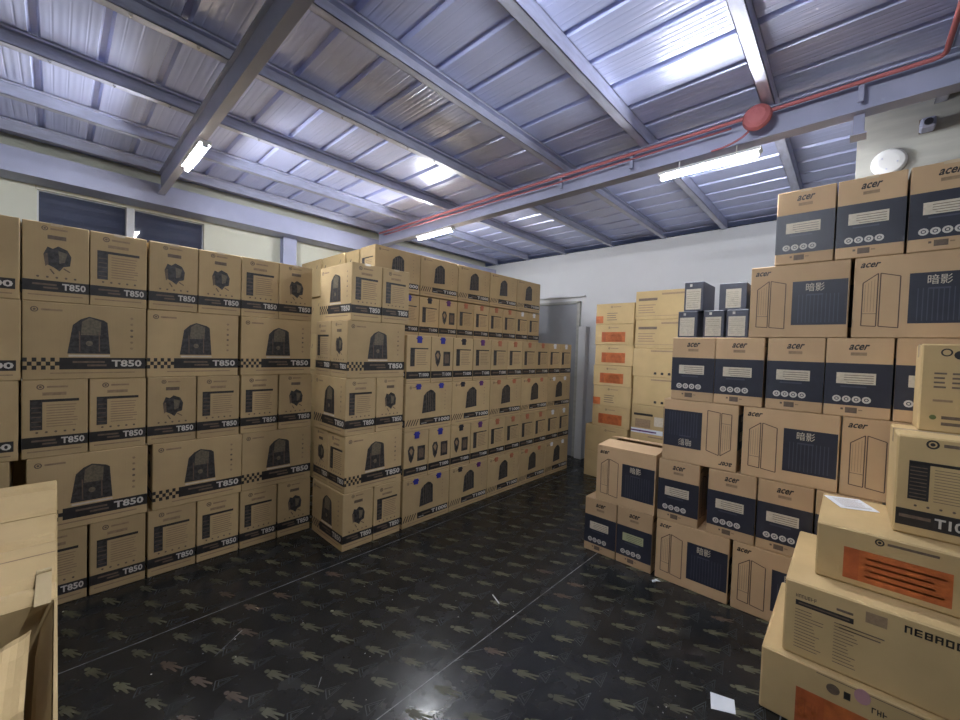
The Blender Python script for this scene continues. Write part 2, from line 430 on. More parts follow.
# ------------------------------------------------------------ structure
RIB0, RIBP = -0.0865, 0.2592
ZR = 3.13            # underside of the roof sheet
X0, X1, Y0, Y1 = -3.0, 5.3, -3.0, 4.9
mb = MB(); mb.box((X0,Y0,-.1), (X1,Y1,0), FLOORM)
def figure(cx, cy, s, m, z):
    # walking person pictogram, head towards +y
    c_, s_ = math.cos(.47), math.sin(.47)
    def P(pts): mb.poly([(cx+(a*c_-b*s_)*s, cy+(a*s_+b*c_)*s, z) for a, b in pts], m)
    P([(.004+.012*math.cos(t*PI/4), .050+.014*math.sin(t*PI/4)) for t in range(8)])
    P([(-.017,.036),(-.013,-.012),(.013,-.012),(.019,.036)])
    P([(-.013,-.012),(-.019,-.060),(-.010,-.064),(.001,-.012)])
    P([(-.001,-.012),(.004,-.074),(.014,-.072),(.013,-.012)])
    P([(-.017,.036),(-.027,-.006),(-.020,-.010),(-.013,.020)]); P([(.019,.036),(.026,-.014),(.020,-.018),(.014,.020)])
def triangle(cx, cy, s, z):
    V = [(-.027,.038),(-.054,-.030),(.081,-.007)]
    for r, wd in ((1.0,.13),(.55,.12)):
        for i in range(3):
            a, b_ = V[i], V[(i+1)%3]; k = r-wd
            mb.poly([(cx+a[0]*s*r,cy+a[1]*s*r,z),(cx+b_[0]*s*r,cy+b_[1]*s*r,z),(cx+b_[0]*s*k,cy+b_[1]*s*k,z),(cx+a[0]*s*k,cy+a[1]*s*k,z)][::-1], TRIM)
rows = []
yy = 1.274
for kband in range(-3, 3):
    seam = 1.372+kband*1.215
    for j in range(6):
        y = seam-0.098-0.195*j
        if y < -2.5 or y > 4.6: continue
        ph = 1.208 if kband % 2 == 0 else 1.278
        ph += (0.0825 if j % 2 and kband % 2 else 0)
        x = ph-0.1655*22
        while x < 5.0:
            if x > -2.6 and (x*x+y*y) > 0.3:
                figure(x+random.uniform(-.004,.004), y+random.uniform(-.004,.004), random.uniform(.85,1.0), FIGR if random.random() < .08 else FIGY, .0006)
                triangle(x+.068, y-.078, .8, .0005)
            x += 0.1655
    mb.poly([(X0+.1,seam-.0025,.0009),(5.2,seam-.0025,.0009),(5.2,seam+.0025,.0009),(X0+.1,seam+.0025,.0009)], SEAM)
for i in range(170):
    px, py = random.uniform(.3, 2.8), random.uniform(.3, 2.6); r = random.uniform(.0015, .0042)
    mb.poly([(px+r*math.cos(t*PI/3), py+r*random.uniform(.5,1)*math.sin(t*PI/3), .0012) for t in range(6)], LITE if random.random() < .35 else SEAM)
for i in range(6):
    px, py = random.uniform(.4, 1.6), random.uniform(1.2, 2.6); L = random.uniform(.05,.22); an = random.uniform(-.5,.9)
    mb.poly([(px,py,.0011),(px+L*math.cos(an),py+L*math.sin(an),.0011),(px+L*math.cos(an)-.003,py+L*math.sin(an)+.003,.0011),(px,py+.002,.0011)], SEAM)
tag(mb.build('floor'), kind='structure')

# ceiling: rib profile along X, swept along Y
mb = MB(); prof = []
x = RIB0-RIBP*12
while x < X1+.3:
    prof += [(x-.024, ZR), (x-.013, ZR+.028), (x+.013, ZR+.028), (x+.024, ZR)]
    for k in (1, 2, 3):
        c = x+RIBP*k/4; prof += [(c-.006, ZR), (c, ZR+.0012), (c+.006, ZR)]
    x += RIBP
YS = [Y0-.1, 5.15]
for (xa, za), (xb, zb) in zip(prof, prof[1:]):
    mb.poly([(xa,YS[0],za),(xa,YS[1],za),(xb,YS[1],zb),(xb,YS[0],zb)], ROOF)
mb.box((prof[0][0],YS[0],ZR+.03), (prof[-1][0],YS[1],ZR+.035), ROOF)
tag(mb.build('ceiling'), kind='structure')

mb = MB(); mb.box((X1,Y0,-.1), (X1+.12,Y1+.1,3.045), WALLB)
tag(mb.build('wall_back'), kind='structure')
# left wall with two window openings
mb = MB(); ww = [(-.114,.436),(.485,1.03)]; zb, zt = 1.75, 2.742
mb.box((X0,Y1,-.1), (X1,Y1+.12,zb), WALLL); mb.box((X0,Y1,zt), (X1,Y1+.12,3.12), WALLL)
for a, b_ in ((X0,-.114),(1.03,X1)): mb.box((a,Y1,zb), (b_,Y1+.12,zt), WALLL)
mb.box((-.122,Y1-.0015,zt+.0), (-.118,Y1,2.84), INKF)
tag(mb.build('wall_left'), kind='structure')
for i, (a, b_) in enumerate(ww):
    r = tag(empty('window_%d' % (i+1), ((a+b_)/2, Y1+.05, zb)), kind='structure')
    f = MB(); w2 = (b_-a)/2; h = zt-zb; fr = .02
    if i == 0: f.box((w2-.005,-.05,0), (w2+.052,.02,h), ALU, .003)
    f.box((-w2,-.015,0), (-w2+fr*.4,.03,h), ALU); f.box((w2-fr*.4,-.015,0), (w2,.03,h), ALU)
    f.box((-w2,-.015,0), (w2,.03,fr), ALU); f.box((-w2,-.015,h-fr*.3), (w2,.03,h), ALU)
    f.build('window_frame', r)
    g = MB(); g.box((-w2+.008,.004,fr), (w2-.008,.009,h-.006), GLASS); g.build('glass_pane', r)
mb = MB(); mb.box((X0,Y0-.12,-.1), (X1,Y0,3.12), WALLL); tag(mb.build('wall_right'), kind='structure')
mb = MB(); mb.box((X0-.12,Y0,-.1), (X0,Y1,3.12), WALLL); tag(mb.build('wall_front'), kind='structure')
# cream wall behind the right-hand stack, its end standing just left of the corner
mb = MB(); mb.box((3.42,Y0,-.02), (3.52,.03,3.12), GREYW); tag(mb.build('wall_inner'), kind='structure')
# grey door in the back wall
r = tag(empty('door_1', (X1, 3.33, 0)), kind='structure')
f = MB(); f.box((-.03,-.34,.0), (-.002,.34,2.27), DOORM, .003)
fc = Face(f, (-.03,.34,0), (0,-.68,0), (0,0,2.27))
f.build('door_leaf', r)
f = MB(); f.box((-.045,-.39,0), (-.001,-.342,2.30), GREYW, .003); f.box((-.045,.342,0), (-.001,.39,2.30), GREYW, .003); f.box((-.045,-.39,2.275), (-.001,.39,2.31), GREYW, .003)
f.build('door_frame', r)
f = MB(); f.box((-.05,-.46,2.37), (-.001,.40,2.39), WALLB, .003); tag(f.build('trim_1', loc=(X1,3.33,0)), kind='structure')
f = MB(); f.box((X1-.10,2.80,0), (X1-.001,2.915,1.93), WALLB, .003); tag(f.build('trim_2'), kind='structure')

# ------------------------------------------------------------ roof steel
def c_profile(mb, x0, x1, yc, z0, z1, w, m, open_side=-1, t=.004, lip=.014):
    # C channel running along X; web on the side away from the opening
    yo = yc+open_side*w/2; yw = yc-open_side*w/2
    def bx(ya, yb, za, zb): mb.box((x0,min(ya,yb),za), (x1,max(ya,yb),zb), m)
    bx(yw, yw+open_side*t, z0, z1); bx(yw, yo, z0, z0+t); bx(yw, yo, z1-t, z1)
    bx(yo, yo-open_side*t, z0, z0+lip); bx(yo, yo-open_side*t, z1-lip, z1)
PY = [(-2.45,1,'nearest the rear wall'),(-1.73,1,''),(-1.02,1,''),(-.31,1,''),(.415,1,''),(1.135,1,''),(1.80,-1,''),(2.49,-1,''),(3.24,-1,''),(3.92,-1,''),(4.585,-1,'')]
plab = {4:'flat-sided grey steel roof purlin nearest the red alarm bell',5:'smooth grey steel roof purlin, second in from the red alarm bell side',
        6:'bright lipped steel roof purlin crossing the middle of the ceiling',7:'grey steel roof purlin with white screws, left of the bright lipped one',
        8:'dark lipped steel roof purlin just inside the left lamp',9:'pale steel roof purlin, second from the left wall',10:'pale steel roof purlin closest to the left wall',
        3:'steel roof purlin above the red pipe corner'}
for i, (y, side, _) in enumerate(PY):
    if i < 3: continue
    mb = MB(); c_profile(mb, X0+.05, X1-.01, y, 3.035, 3.128, .05 if i not in (4,5) else .06, STEEL, side)
    if i in (7, 8):
        root = empty('roof_purlin', (0,0,0)); mb.build('channel', root)
        for k in range(0, 9):
            sx = RIB0+.055+RIBP*k
            s = MB(); s.tube([(sx,y-.012,3.036),(sx,y-.012,3.026)], [.008,.007], CHROME, 8); s.tube([(sx,y-.012,3.027),(sx,y-.012,3.020)], .004, CHROME, 6)
            s.build('screw', root, smooth=False)
    else: root = mb.build('roof_purlin')
    tag(root, plab[i], 'beam', 'roof purlins')
def i_beam(name, x0, x1, z0, z1, ya, yb, label, fl=.006, web=.006):
    mb = MB(); xc = (x0+x1)/2
    mb.box((x0,ya,z0), (x1,yb,z0+fl), PAINT, .001); mb.box((x0,ya,z1-fl), (x1,yb,z1), PAINT, .001)
    mb.box((xc-web/2,ya,z0+fl), (xc+web/2,yb,z1-fl), PAINT)
    return mb
mb = i_beam('roof_beam', .615, .668, 2.855, 3.033, -2.95, 4.62, '')
tag(mb.build('roof_beam'), 'grey steel roof beam carrying the lamp near the left windows', 'beam', 'main roof beams')
mb = i_beam('roof_beam', 2.86, 2.955, 2.86, 3.033, -2.95, 4.62, '')
root = empty('roof_beam'); mb.build('beam_body', root)
for y in (1.225, 1.815, .02, -.9):
    s = MB(); s.box((2.845,y-.012,2.90), (2.86,y+.012,3.0), PAINT, .002); s.build('clip_bracket', root)
s = MB(); s.box((2.90,.00,2.745), (2.955,.045,2.859), PAINT, .002); s.box((2.87,-.01,2.742), (2.96,.055,2.75), PAINT, .001); s.build('hanger_stub', root)
tag(root, 'grey steel roof beam with the red pipe running along it', 'beam', 'main roof beams')
# eaves beam on the left wall
mb = MB(); mb.box((X0+.02,4.63,2.765), (X1-.01,4.885,2.775), PAINT); mb.box((X0+.02,4.63,2.775), (X1-.01,4.642,2.94), PAINT); mb.box((X0+.02,4.63,2.94), (X1-.01,4.70,2.95), PAINT)
tag(mb.build('eaves_beam'), 'deep lilac-grey eaves beam along the top of the left wall', 'beam')
mb = MB(); mb.box((1.77,4.80,0), (1.92,4.808,2.764), PAINT, .001); mb.box((1.77,4.888,0), (1.92,4.896,2.764), PAINT, .001); mb.box((1.84,4.808,0), (1.85,4.888,2.764), PAINT)
tag(mb.build('steel_column'), 'grey steel column against the left wall under the eaves beam', 'column')

# red pipe, bell, conduit
mb = MB()
mb.tube([(2.838,4.5,3.0),(2.838,2.0,2.998),(2.838,-.22,2.995),(2.83,-.25,2.995),(2.81,-.262,2.995),(1.2,-.262,2.995),(-2.5,-.262,2.995)], .011, RED, 10)
tag(mb.build('red_pipe', smooth=True), 'thin red conduit pipe running along the roof beam and turning at the corner', 'pipe')
mb = MB(); mb.tube([(2.842,4.4,2.962),(2.842,2.4,2.96),(2.842,1.9,2.952),(2.842,1.5,2.962),(2.842,.6,2.962)], .006, RED, 8)
tag(mb.build('electric_cable', smooth=True), 'thin reddish cable sagging under the red pipe', 'cable')
root = empty('alarm_bell', (2.785,.462,2.962))
mb = MB(); prof = [(.0,.02),(.01,.045),(.022,.066),(.034,.074),(.046,.074)]
n = 28; rings = []
for (dx, rr_) in [(-.026,.004),(-.024,.02),(-.018,.045),(-.006,.064),(.008,.072),(.022,.074)]:
    rings.append([(dx, rr_*math.cos(2*PI*j/n), rr_*math.sin(2*PI*j/n)) for j in range(n)])
for a, b_ in zip(rings, rings[1:]):
    for j in range(n): mb.poly([a[j], b_[j], b_[(j+1)%n], a[(j+1)%n]], RED)
mb.poly(rings[0][::-1], RED); mb.poly(rings[-1], RED); mb.build('gong', root, smooth=False)
mb = MB(); mb.box((.0225,-.03,-.03), (.036,.03,.03), RED, .003); mb.build('back_box', root)
tag(root, 'round red alarm bell mounted on the roof beam', 'bell')
mb = MB(); mb.tube([(2.80,.50,2.893),(2.80,.53,2.87),(2.81,.58,2.855),(2.82,.64,2.848),(2.83,.70,2.850)], .006, RED, 8)
tag(mb.build('flexible_conduit', smooth=True), 'short curved red cable hanging below the alarm bell', 'cable')

# lamps
def lamp(x, y0, y1, z, label, hang=.032):
    root = empty('tube_lamp', (x, (y0+y1)/2, z)); L = y1-y0
    mb = MB(); mb.box((-.034,-L/2-.02,.009), (.034,L/2+.02,.028), WHITEP, .001)
    for s in (-1, 1): mb.box((-.016,s*(L/2+.006)-.008,-.016), (.016,s*(L/2+.006)+.008,.014), WHITEP, .003)
    
    for s in (-1, 1): mb.tube([(.0,s*L*.3,.027),(.0,s*L*.3,hang)], .004, WHITEP, 6)
    mb.build('lamp_housing', root)
    mb = MB(); mb.tube([(0,-L/2,-.006),(0,L/2,-.006)], .0140, LAMP, 12); mb.build('glowing_tube', root, smooth=True)
    return tag(root, label, 'lamp', 'ceiling tube lamps')
lamp(.66, 3.15, 3.67, 2.825, 'glowing tube lamp nearest the left windows')
lamp(2.905, 3.20, 3.76, 2.828, 'glowing tube lamp at the far end of the roof beam above the stacked boxes')
lamp(2.868, .461, 1.009, 2.780, 'longest-looking glowing tube lamp, right of centre below the red bell', hang=.079)
lamp(.66, .45, 1.0, 2.825, 'glowing tube lamp overhead on the left roof beam, above the top photo edge')

# fittings on the inner wall
root = empty('ceiling_fan_cover', (3.42,-.115,2.75)); mb = MB(); n = 28
rs = [(.0,.078),(-.02,.078),(-.034,.066),(-.038,.045),(-.038,.02)]
R_ = [[(dx, r_*math.cos(2*PI*j/n), r_*math.sin(2*PI*j/n)) for j in range(n)] for dx, r_ in rs]
for a, b_ in zip(R_, R_[1:]):
    for j in range(n): mb.poly([a[j], a[(j+1)%n], b_[(j+1)%n], b_[j]], WHITEP)
mb.poly(R_[-1], WHITEP)
root.name = 'round_junction_cover'
mb.build('cover_plate', root)
for (a, c) in ((.03,.02),(-.035,-.01),(.01,-.045)):
    s = MB(); s.tube([(-.038,a,c),(-.041,a,c)], .004, STEEL, 8); s.build('screw', root)
tag(root, 'round white cover on the cream wall above the right-hand boxes', 'cover')
root = empty('security_camera', (3.42,-.26,2.93)); mb = MB()
mb.box((-.012,-.03,-.05), (0,.03,.03), INKM, .002); mb.build('mount_plate', root)
mb = MB(); mb.box((-.10,-.03,-.055), (-.0125,.03,.0), PAINT, .008); mb.build('camera_body', root)
mb = MB(); mb.tube([(-.1005,0,-.03),(-.112,0,-.03)], .018, BLACKP, 12); mb.build('lens', root)
tag(root, 'small grey fitting high on the cream wall below the roof beam', 'fixture')

# ------------------------------------------------------------ left stack
ORD = ['first','second','third','fourth','fifth','sixth','seventh','eighth','ninth','tenth']
ROWN = ['bottom row','second row up','middle row','fourth row up','top row']
H8 = 0.4325; P8 = 0.434; W8, D8 = 0.512, 0.256
def m850(l, r): # narrow prints on the left and right sides
    return body_mesh('tower_carton_'+l+r, W8, D8, H8, {'F': wide_850, 'B': wide_850, 'L': {'l': list_850, 'b': blob_850}[l], 'R': {'l': list_850, 'b': blob_850}[r]})
TAPE8 = (W8, D8, H8)
YF = 3.257
L1 = [-.127,.124,.392,.657,.916,1.178,1.435]; L3 = [-.133,.128,.394,.656,.920,1.190,1.452]; L5 = [-.133,.128,.400,.663,.928,1.197,1.460]
pics = {0:(L5,'lllllb'.replace(' ','')), 2:(L3,'llbllb'), 4:(L1,'blbblb')}
pn = {'l':'dark panel print', 'b':'small parts picture'}
for r in (0, 2, 4):
    xs, kinds = pics[r]
    for i in range(6):
        xc = (xs[i]+xs[i+1])/2; k = kinds[i]
        lab = 'carton with %s, %s from left, %s, left stack' % (pn[k], ORD[i] if i < 5 else 'sixth', ROWN[r])
        carton(m850(k, 'b' if k == 'l' else 'l'), (xc, YF+W8/2+random.uniform(0,.008), r*P8), PI/2, lab, 'narrow-side cartons in the left stack', tape=TAPE8 if r == 4 else None)
for r, xs in ((1, [(-.106,.392),(.432,.928),(.941,1.450)]), (3, [(-.123,.378),(.397,.897),(.92,1.433)])):
    for i, (a, b_) in enumerate(xs):
        for back in (0, 1):
            if back: continue
            carton(m850('b','l'), ((a+b_)/2, YF+D8/2+random.uniform(0,.008), r*P8), 0,
               'carton with black tower picture, %s of three, %s, left stack' % (['left','centre','right'][i], ROWN[r]), 'wide-side cartons in the left stack', jit=.002)
# cartons cut by the left edge of the picture
W1, D1, H1 = .53, .262, .4105
def m1000(l, r): return body_mesh('gaming_carton_'+l+r, W1, D1, H1, {'F': wide_1000, 'B': wide_1000, 'L': {'l': list_1000, 'm': mask_1000}[l], 'R': {'l': list_1000, 'm': mask_1000}[r]})
def m1000t(l, r): return body_mesh('gaming_carton_tall_'+l+r, W1, D1, H8, {'F': wide_1000, 'B': wide_1000, 'L': {'l': list_1000, 'm': mask_1000}[l], 'R': {'l': list_1000, 'm': mask_1000}[r]})
for r in range(5):
    xr = [-.141, -.172, -.141, -.133, -.136][r]
    carton(m1000t('l','m'), (xr-W1/2, YF-.004+D1/2, r*P8), 0, 'wide tan carton cut by the left photo edge, %s' % ROWN[r], 'cartons at the left photo edge', jit=.001,
           tape=(W1, D1, H8) if r == 4 else None)

carton(body_mesh('plain_wide', .50, .25, .43, {}, mat=KRAFT2), (-.12, YF+.42, P8), 0, 'unseen carton added to darken the gap at the left photo edge', 'cartons at the left photo edge', jit=.001)  # added behind the slot so the lit wall does not show through
# ------------------------------------------------------------ protruding stack
GX = 'protruding stack beside the corner'
YP = 2.712
for r in (0, 2, 4):
    ks = {0:'bl', 2:'lb', 4:'ll'}[r]
    for i in range(2):
        xa = [1.458, 1.721][i]; xc = xa+D8/2+(.03 if r == 4 else 0)
        lab = 'carton with %s, %s one of two, %s, protruding stack' % (pn[ks[i]], ['left','right'][i], ROWN[r])
        carton(m850(ks[i], 'b'), (xc, YP+W8/2, r*P8), PI/2, lab, 'narrow-side cartons in the protruding stack', tape=TAPE8 if r == 4 else None, jit=.002)
for r in (1, 3):
    for back in (0, 1):
        s = {1:['l','b'], 3:['b','l']}[r][back]
        carton(m850(s, 'l'), (1.462+W8/2+.002, YP+D8/2+back*(D8+.006), r*P8), 0,
               'carton with black tower picture, %s one, %s, protruding stack' % (['front','rear'][back], ROWN[r]), 'wide-side cartons in the protruding stack', jit=.001)
# plain cartons seen edge-on behind the protruding stack
PLB = body_mesh('plain_carton', .25, .50, .41, {'F': lambda f: (f.line(.25,.8,.7,.86,.03,INKM), f.ell(.6,.7,.05,INKM)), 'L': lambda f: (f.lines(.2,.5,.8,.8,3,INKF), f.ell(.3,.9,.03,INKM)), }, mat=KRAFT2)
TALLP = body_mesh('plain_tall_carton', .48, .50, .415, {'L': lambda f: (f.line(.12,.72,.17,.8,.03,INK), f.line(.5,.6,.56,.72,.02,INKM), f.line(.8,.76,.84,.84,.02,INK))}, mat=KRAFT2)
for k, (y, n_) in enumerate(((4.07,'nearer'),(4.59,'farther'))):
    for r in range(6):
        if r < 5: 
            if k == 1: carton(TALLP, (2.27, y, r*.4165), 0, 'plain tan carton behind the corner, %s column, %s' % (n_, ORD[r]+' from floor'), 'plain cartons behind the corner', jit=.001)
            else: carton(TALLP, (2.27, y, r*.4165), 0, 'plain tan carton behind the corner, %s column, %s' % (n_, ORD[r]+' from floor'), 'plain cartons behind the corner', jit=.001)
        else:
            carton(TALLP, (2.25 if k == 0 else 2.24, y, 5*.4165), 0, 'plain stapled carton with scuffed side, %s, below the eaves beam' % ('touching the left wall end' if k else 'in the middle of the row'), 'plain cartons behind the corner', jit=.001, tape=(.48,.50,.415))

carton(body_mesh('plain_small', .48, .24, .415, {'L': lambda f: (f.line(.3,.72,.4,.8,.03,INK), f.line(.6,.2,.9,.35,.02,INKM))}, mat=KRAFT2), (2.252, 3.665, 2.0755), 0, 'pale carton with black marks on its end, just behind the protruding stack top', 'plain cartons behind the corner', jit=.001)
# ------------------------------------------------------------ back stack
P1_ = 0.413; XB = 1.999; PB = .5345
BR = ['bottom row','second row up','third row up','fourth row up','fifth row up','top row']
def tabcol(x): return [BLUE, BLUE, BLACKP, PURPLE, RUST, RUST, RUST, RUST, WHITEP, WHITEP][max(0, min(9, int((x-XB)/(PB/2))))]
cname = {BLUE.name:'blue', BLACKP.name:'dark', PURPLE.name:'purple', RUST.name:'orange', WHITEP.name:'white'}
for r in range(6):
    yf = YP+.002 if r < 4 else 3.262
    if r in (0, 2, 5):
        for i in range(5):
            xc = XB+PB*(i+.5) if r < 5 else 2.011+.5375*(i+.5)
            tabs = [(-.13, -D1/2, H1, tabcol(xc-.13)), (.13, -D1/2, H1, tabcol(xc+.13))] if r != 5 else []
            lab = 'carton with arched case picture, %s from left, %s, back stack' % (ORD[i], BR[r])
            carton(m1000('l','l'), (xc, yf+D1/2, r*P1_ if r < 5 else 2.086), 0, lab, 'wide-side cartons in the back stack', jit=.0015, tabs=tabs, tape=(W1,D1,H1) if r == 5 else None)
    else:
        kinds = {1:'mmmlllllll', 3:'lmllllllll', 4:'lllmllllll'}[r]
        for i in range(10):
            tc_ = tabcol(XB+PB/2*(i+.5)); xc = XB+PB/2*(i+.5) if r < 4 else 2.011+.5375/2*(i+.5); zr = r*P1_ if r < 4 else 1.664
            # rotated by 90 degrees, the local left side faces the viewer
            lab = 'narrow carton with %s clip, %s from left, %s, back stack' % (cname[tc_.name], ORD[i], BR[r])
            me = m1000(kinds[i], 'l')
            root = carton(me, (xc, yf+W1/2, zr), PI/2, lab, 'narrow-side cartons in the back stack', jit=.0015, tabs=None)
            # clip on the facing side
            rz = root.rotation_euler.z; root2 = empty('cardboard_box', (xc, yf+W1/2, zr), (0,0,rz)); body = root; 
            for kk in ('label','category','group'): root2[kk] = body[kk]; del body[kk]
            body.name = 'printed_body'; body.parent = root2; body.location = (0,0,0); body.rotation_euler = (0,0,0)
            mbt = MB(); X_ = -W1/2
            for zz, hh in ((H1, .05),):
                mbt.box((X_-.006,-.024,zz-.062), (X_-.0005,.024,zz-.003), tc_, .001); mbt.box((X_-.003,-.034,zz-.030), (X_-.0005,.034,zz-.018), tc_)
            tb = mbt.build('edge_clip', root2); tb['label'] = cname[tc_.name]+' plastic clip'

# ------------------------------------------------------------ far stacks by the back wall
WF, DF, HF = .48, .36, .2495
def orange_face(f):
    f.rect(.18, .13, .80, .62, ORANGE); f.rect(.18, .13, .30, .62, ORANGED, 1); f.lines(.34, .18, .76, .56, 5, ORANGED, th=.3)
    logo(f, .38, .83, .05, .20)
def side_orange(f):
    f.rect(.0, .05, .20, .40, ORANGE); logo(f, .42, .83, .05, .2); f.lines(.30, .15, .58, .58, 4, INKM, th=.3)
mo = body_mesh('flat_carton_orange', WF, DF, HF, {'F': orange_face, 'B': orange_face}, mat=KRAFT2)
ms = body_mesh('flat_carton_text', WF, DF, HF, {'F': side_orange, 'B': side_orange}, mat=KRAFT2)
mp_ = body_mesh('flat_carton_bottom', WF+.06, DF, .325, {'F': lambda f: (f.ell(.75,.35,.04,INKM), logo(f,.5,.85,.04,.2)), }, mat=KRAFT2)
z = 0
for r in range(2):
    carton(mp_, (4.62+DF/2, 2.44-.27+random.uniform(-.005,.005), z), -PI/2, 'larger plain flat carton, %s, at the foot of the orange-printed stack' % ['on the floor','second up'][r], 'flat cartons by the back wall', jit=.004); z += .3265
lab6 = ['orange-printed flat carton, lowest of its stack, by the back wall','flat carton with orange corner print, second lowest in its stack','orange-printed flat carton, third from bottom','orange-printed flat carton, third from top','orange-printed flat carton, second from top','flat carton with orange corner print, topmost of its stack']
for r in range(6):
    me = ms if r in (1, 5) else mo
    carton(me, (4.625+DF/2, 2.115+random.uniform(-.01,.008), z), -PI/2, lab6[r]+', near the door' if r in (2,3,4) else lab6[r], 'flat cartons by the back wall', jit=.004, tape=(WF,DF,HF) if r == 5 else None); z += .2515
WG, DG, HG = .575, .40, .3235
def g_top(f):
    f.rect(.06, .66, .42, .75, INKM); f.lines(.06, .2, .40, .55, 4, INKF); f.rect(.5, .84, .95, .90, INKF); f.rect(0, .12, 1, .135, INKF)
def g_mark(f):
    f.rect(.35, .88, .78, .93, INKF)
    for i in range(4): f.poly([(.42+i*.13,.09),(.47+i*.13,.09),(.47+i*.13,.16),(.445+i*.13,.18),(.42+i*.13,.16)], INK)
def g_lab(f):
    f.rect(.05, .62, .42, .70, INK); f.rect(.0, .0, .95, .16, PAPER); f.rect(.0, .05, .5, .10, PURPLE, 1); f.rect(.45, .30, .9, .62, CREAM); f.rect(.08,.2,.38,.5,INKF)
gm = [body_mesh('deep_carton_%d' % i, WG, DG, HG, {'F': fn, 'B': fn}, mat=KRAFT2) for i, fn in enumerate((g_top, g_mark, g_lab))]
gl = ['on the floor','second from floor','third from floor, with a white label strip','with small black symbols, lower of two','with small black symbols, upper of two','printed with a dark title bar, second from top','printed with a dark title bar, topmost']
for r in range(7):
    me = [gm[1],gm[1],gm[2],gm[1],gm[1],gm[0],gm[0]][r]
    carton(me, (4.60+DG/2, 1.563+random.uniform(-.008,.008), r*.3253), -PI/2, 'deep tan carton by the back wall, '+gl[r], 'deep cartons by the back wall', jit=.004, tape=(WG,DG,HG) if r == 6 else None)

# ------------------------------------------------------------ right-hand stack
XR = 2.872; WA, DA, HA = .440, .256, .4165; PA = .4185
AC = body_mesh('navy_carton', WA, DA, HA, {'F': wide_navy, 'B': wide_navy, 'L': small_navy, 'R': small_navy}, mat=KRAFTR)
ACF = body_mesh('navy_carton', WA, DA, HA, {'F': wide_navy, 'B': wide_navy, 'L': small_navy, 'R': small_navy}, flip=True, mat=KRAFTR)
ACG = body_mesh('navy_carton_green', WA, DA, HA, {'F': wide_navy, 'B': wide_navy, 'L': lambda f: small_navy(f, simple('green_label', (.44,.46,.27), .6) if 'green_label' not in MATS else MATS['green_label']), 'R': small_navy}, mat=KRAFTR)
GR = 'navy-printed cartons in the right-hand stack'
zl = [0, .419, .838, 1.257, 1.676, 2.095]
def an(y_left, z, lab, me=AC, tape=None, dx=0.0):   # narrow navy side facing the room
    carton(me, (XR+dx+WA/2, y_left-DA/2, z), 0, lab, GR, jit=.002, tape=tape)
def aw(y_left, z, lab, me=AC, tape=None, dx=0.0):
    carton(me, (XR+dx+DA/2, y_left-WA/2, z), -PI/2, lab, GR, jit=.0015, tape=tape)
T_ = (WA, DA, HA)
an(1.489, zl[0], 'navy-printed carton with pale label, leftmost on the floor of the right stack')
an(1.226, zl[0], 'navy-printed carton with a green label, on the floor of the right stack', ACG)
aw(.943, zl[0], 'carton with line-drawn case, on the floor beside the green-labelled carton')
aw(.486, zl[0], 'carton with line-drawn case, on the floor, partly behind the front flat boxes')
aw(.02, zl[0], 'line-drawn case carton on the floor, hidden behind the front flat boxes')
# the open-topped wide one is built below
an(.945, zl[1], 'navy-printed carton standing left of the dark gap in the second row up')
an(.637, zl[1], 'navy-printed carton standing right of the dark gap in the second row up')
an(.373, zl[1], 'navy-printed carton above the floor row, touching the paper-topped box in view')
an(.108, zl[1], 'navy-printed carton in the second row up, mostly behind the paper-topped box')
aw(.930, zl[2], 'upside-down carton with navy panel at left, third row up', ACF)
aw(.466, zl[2], 'carton with line-drawn case beside the upside-down one, third row up')
aw(.018, zl[2], 'line-drawn case carton in the third row up, beside the tall front box')
an(.890, zl[3], 'navy-printed carton under the small dark boxes, left one')
an(.632, zl[3], 'navy-printed carton under the small dark boxes, right one')
an(.361, zl[3], 'navy-printed carton just right of the small dark boxes, fourth row up')
an(.100, zl[3], 'navy-printed carton below the wide pair, beside the thin-topped front box')
an(-.165, zl[3], 'navy-printed carton half hidden by the topmost front box, fourth row up')
aw(.461, zl[4], 'wide carton with line-drawn case and navy panel, left of the upper pair')
aw(.006, zl[4], 'wide carton with line-drawn case and navy panel, right of the upper pair')
an(.351, zl[5], 'topmost navy-printed carton of the right stack, left of three', tape=T_)
an(.088, zl[5], 'topmost navy-printed carton of the right stack, centre of three', tape=T_)
an(-.178, zl[5], 'topmost navy-printed carton of the right stack, at the photo edge', tape=T_)

aw(.24, zl[4], 'backing carton added to block light in the gap between the upper wide pair', dx=DA+.01)  # extra box added as backing, hides the bright wall behind the gap
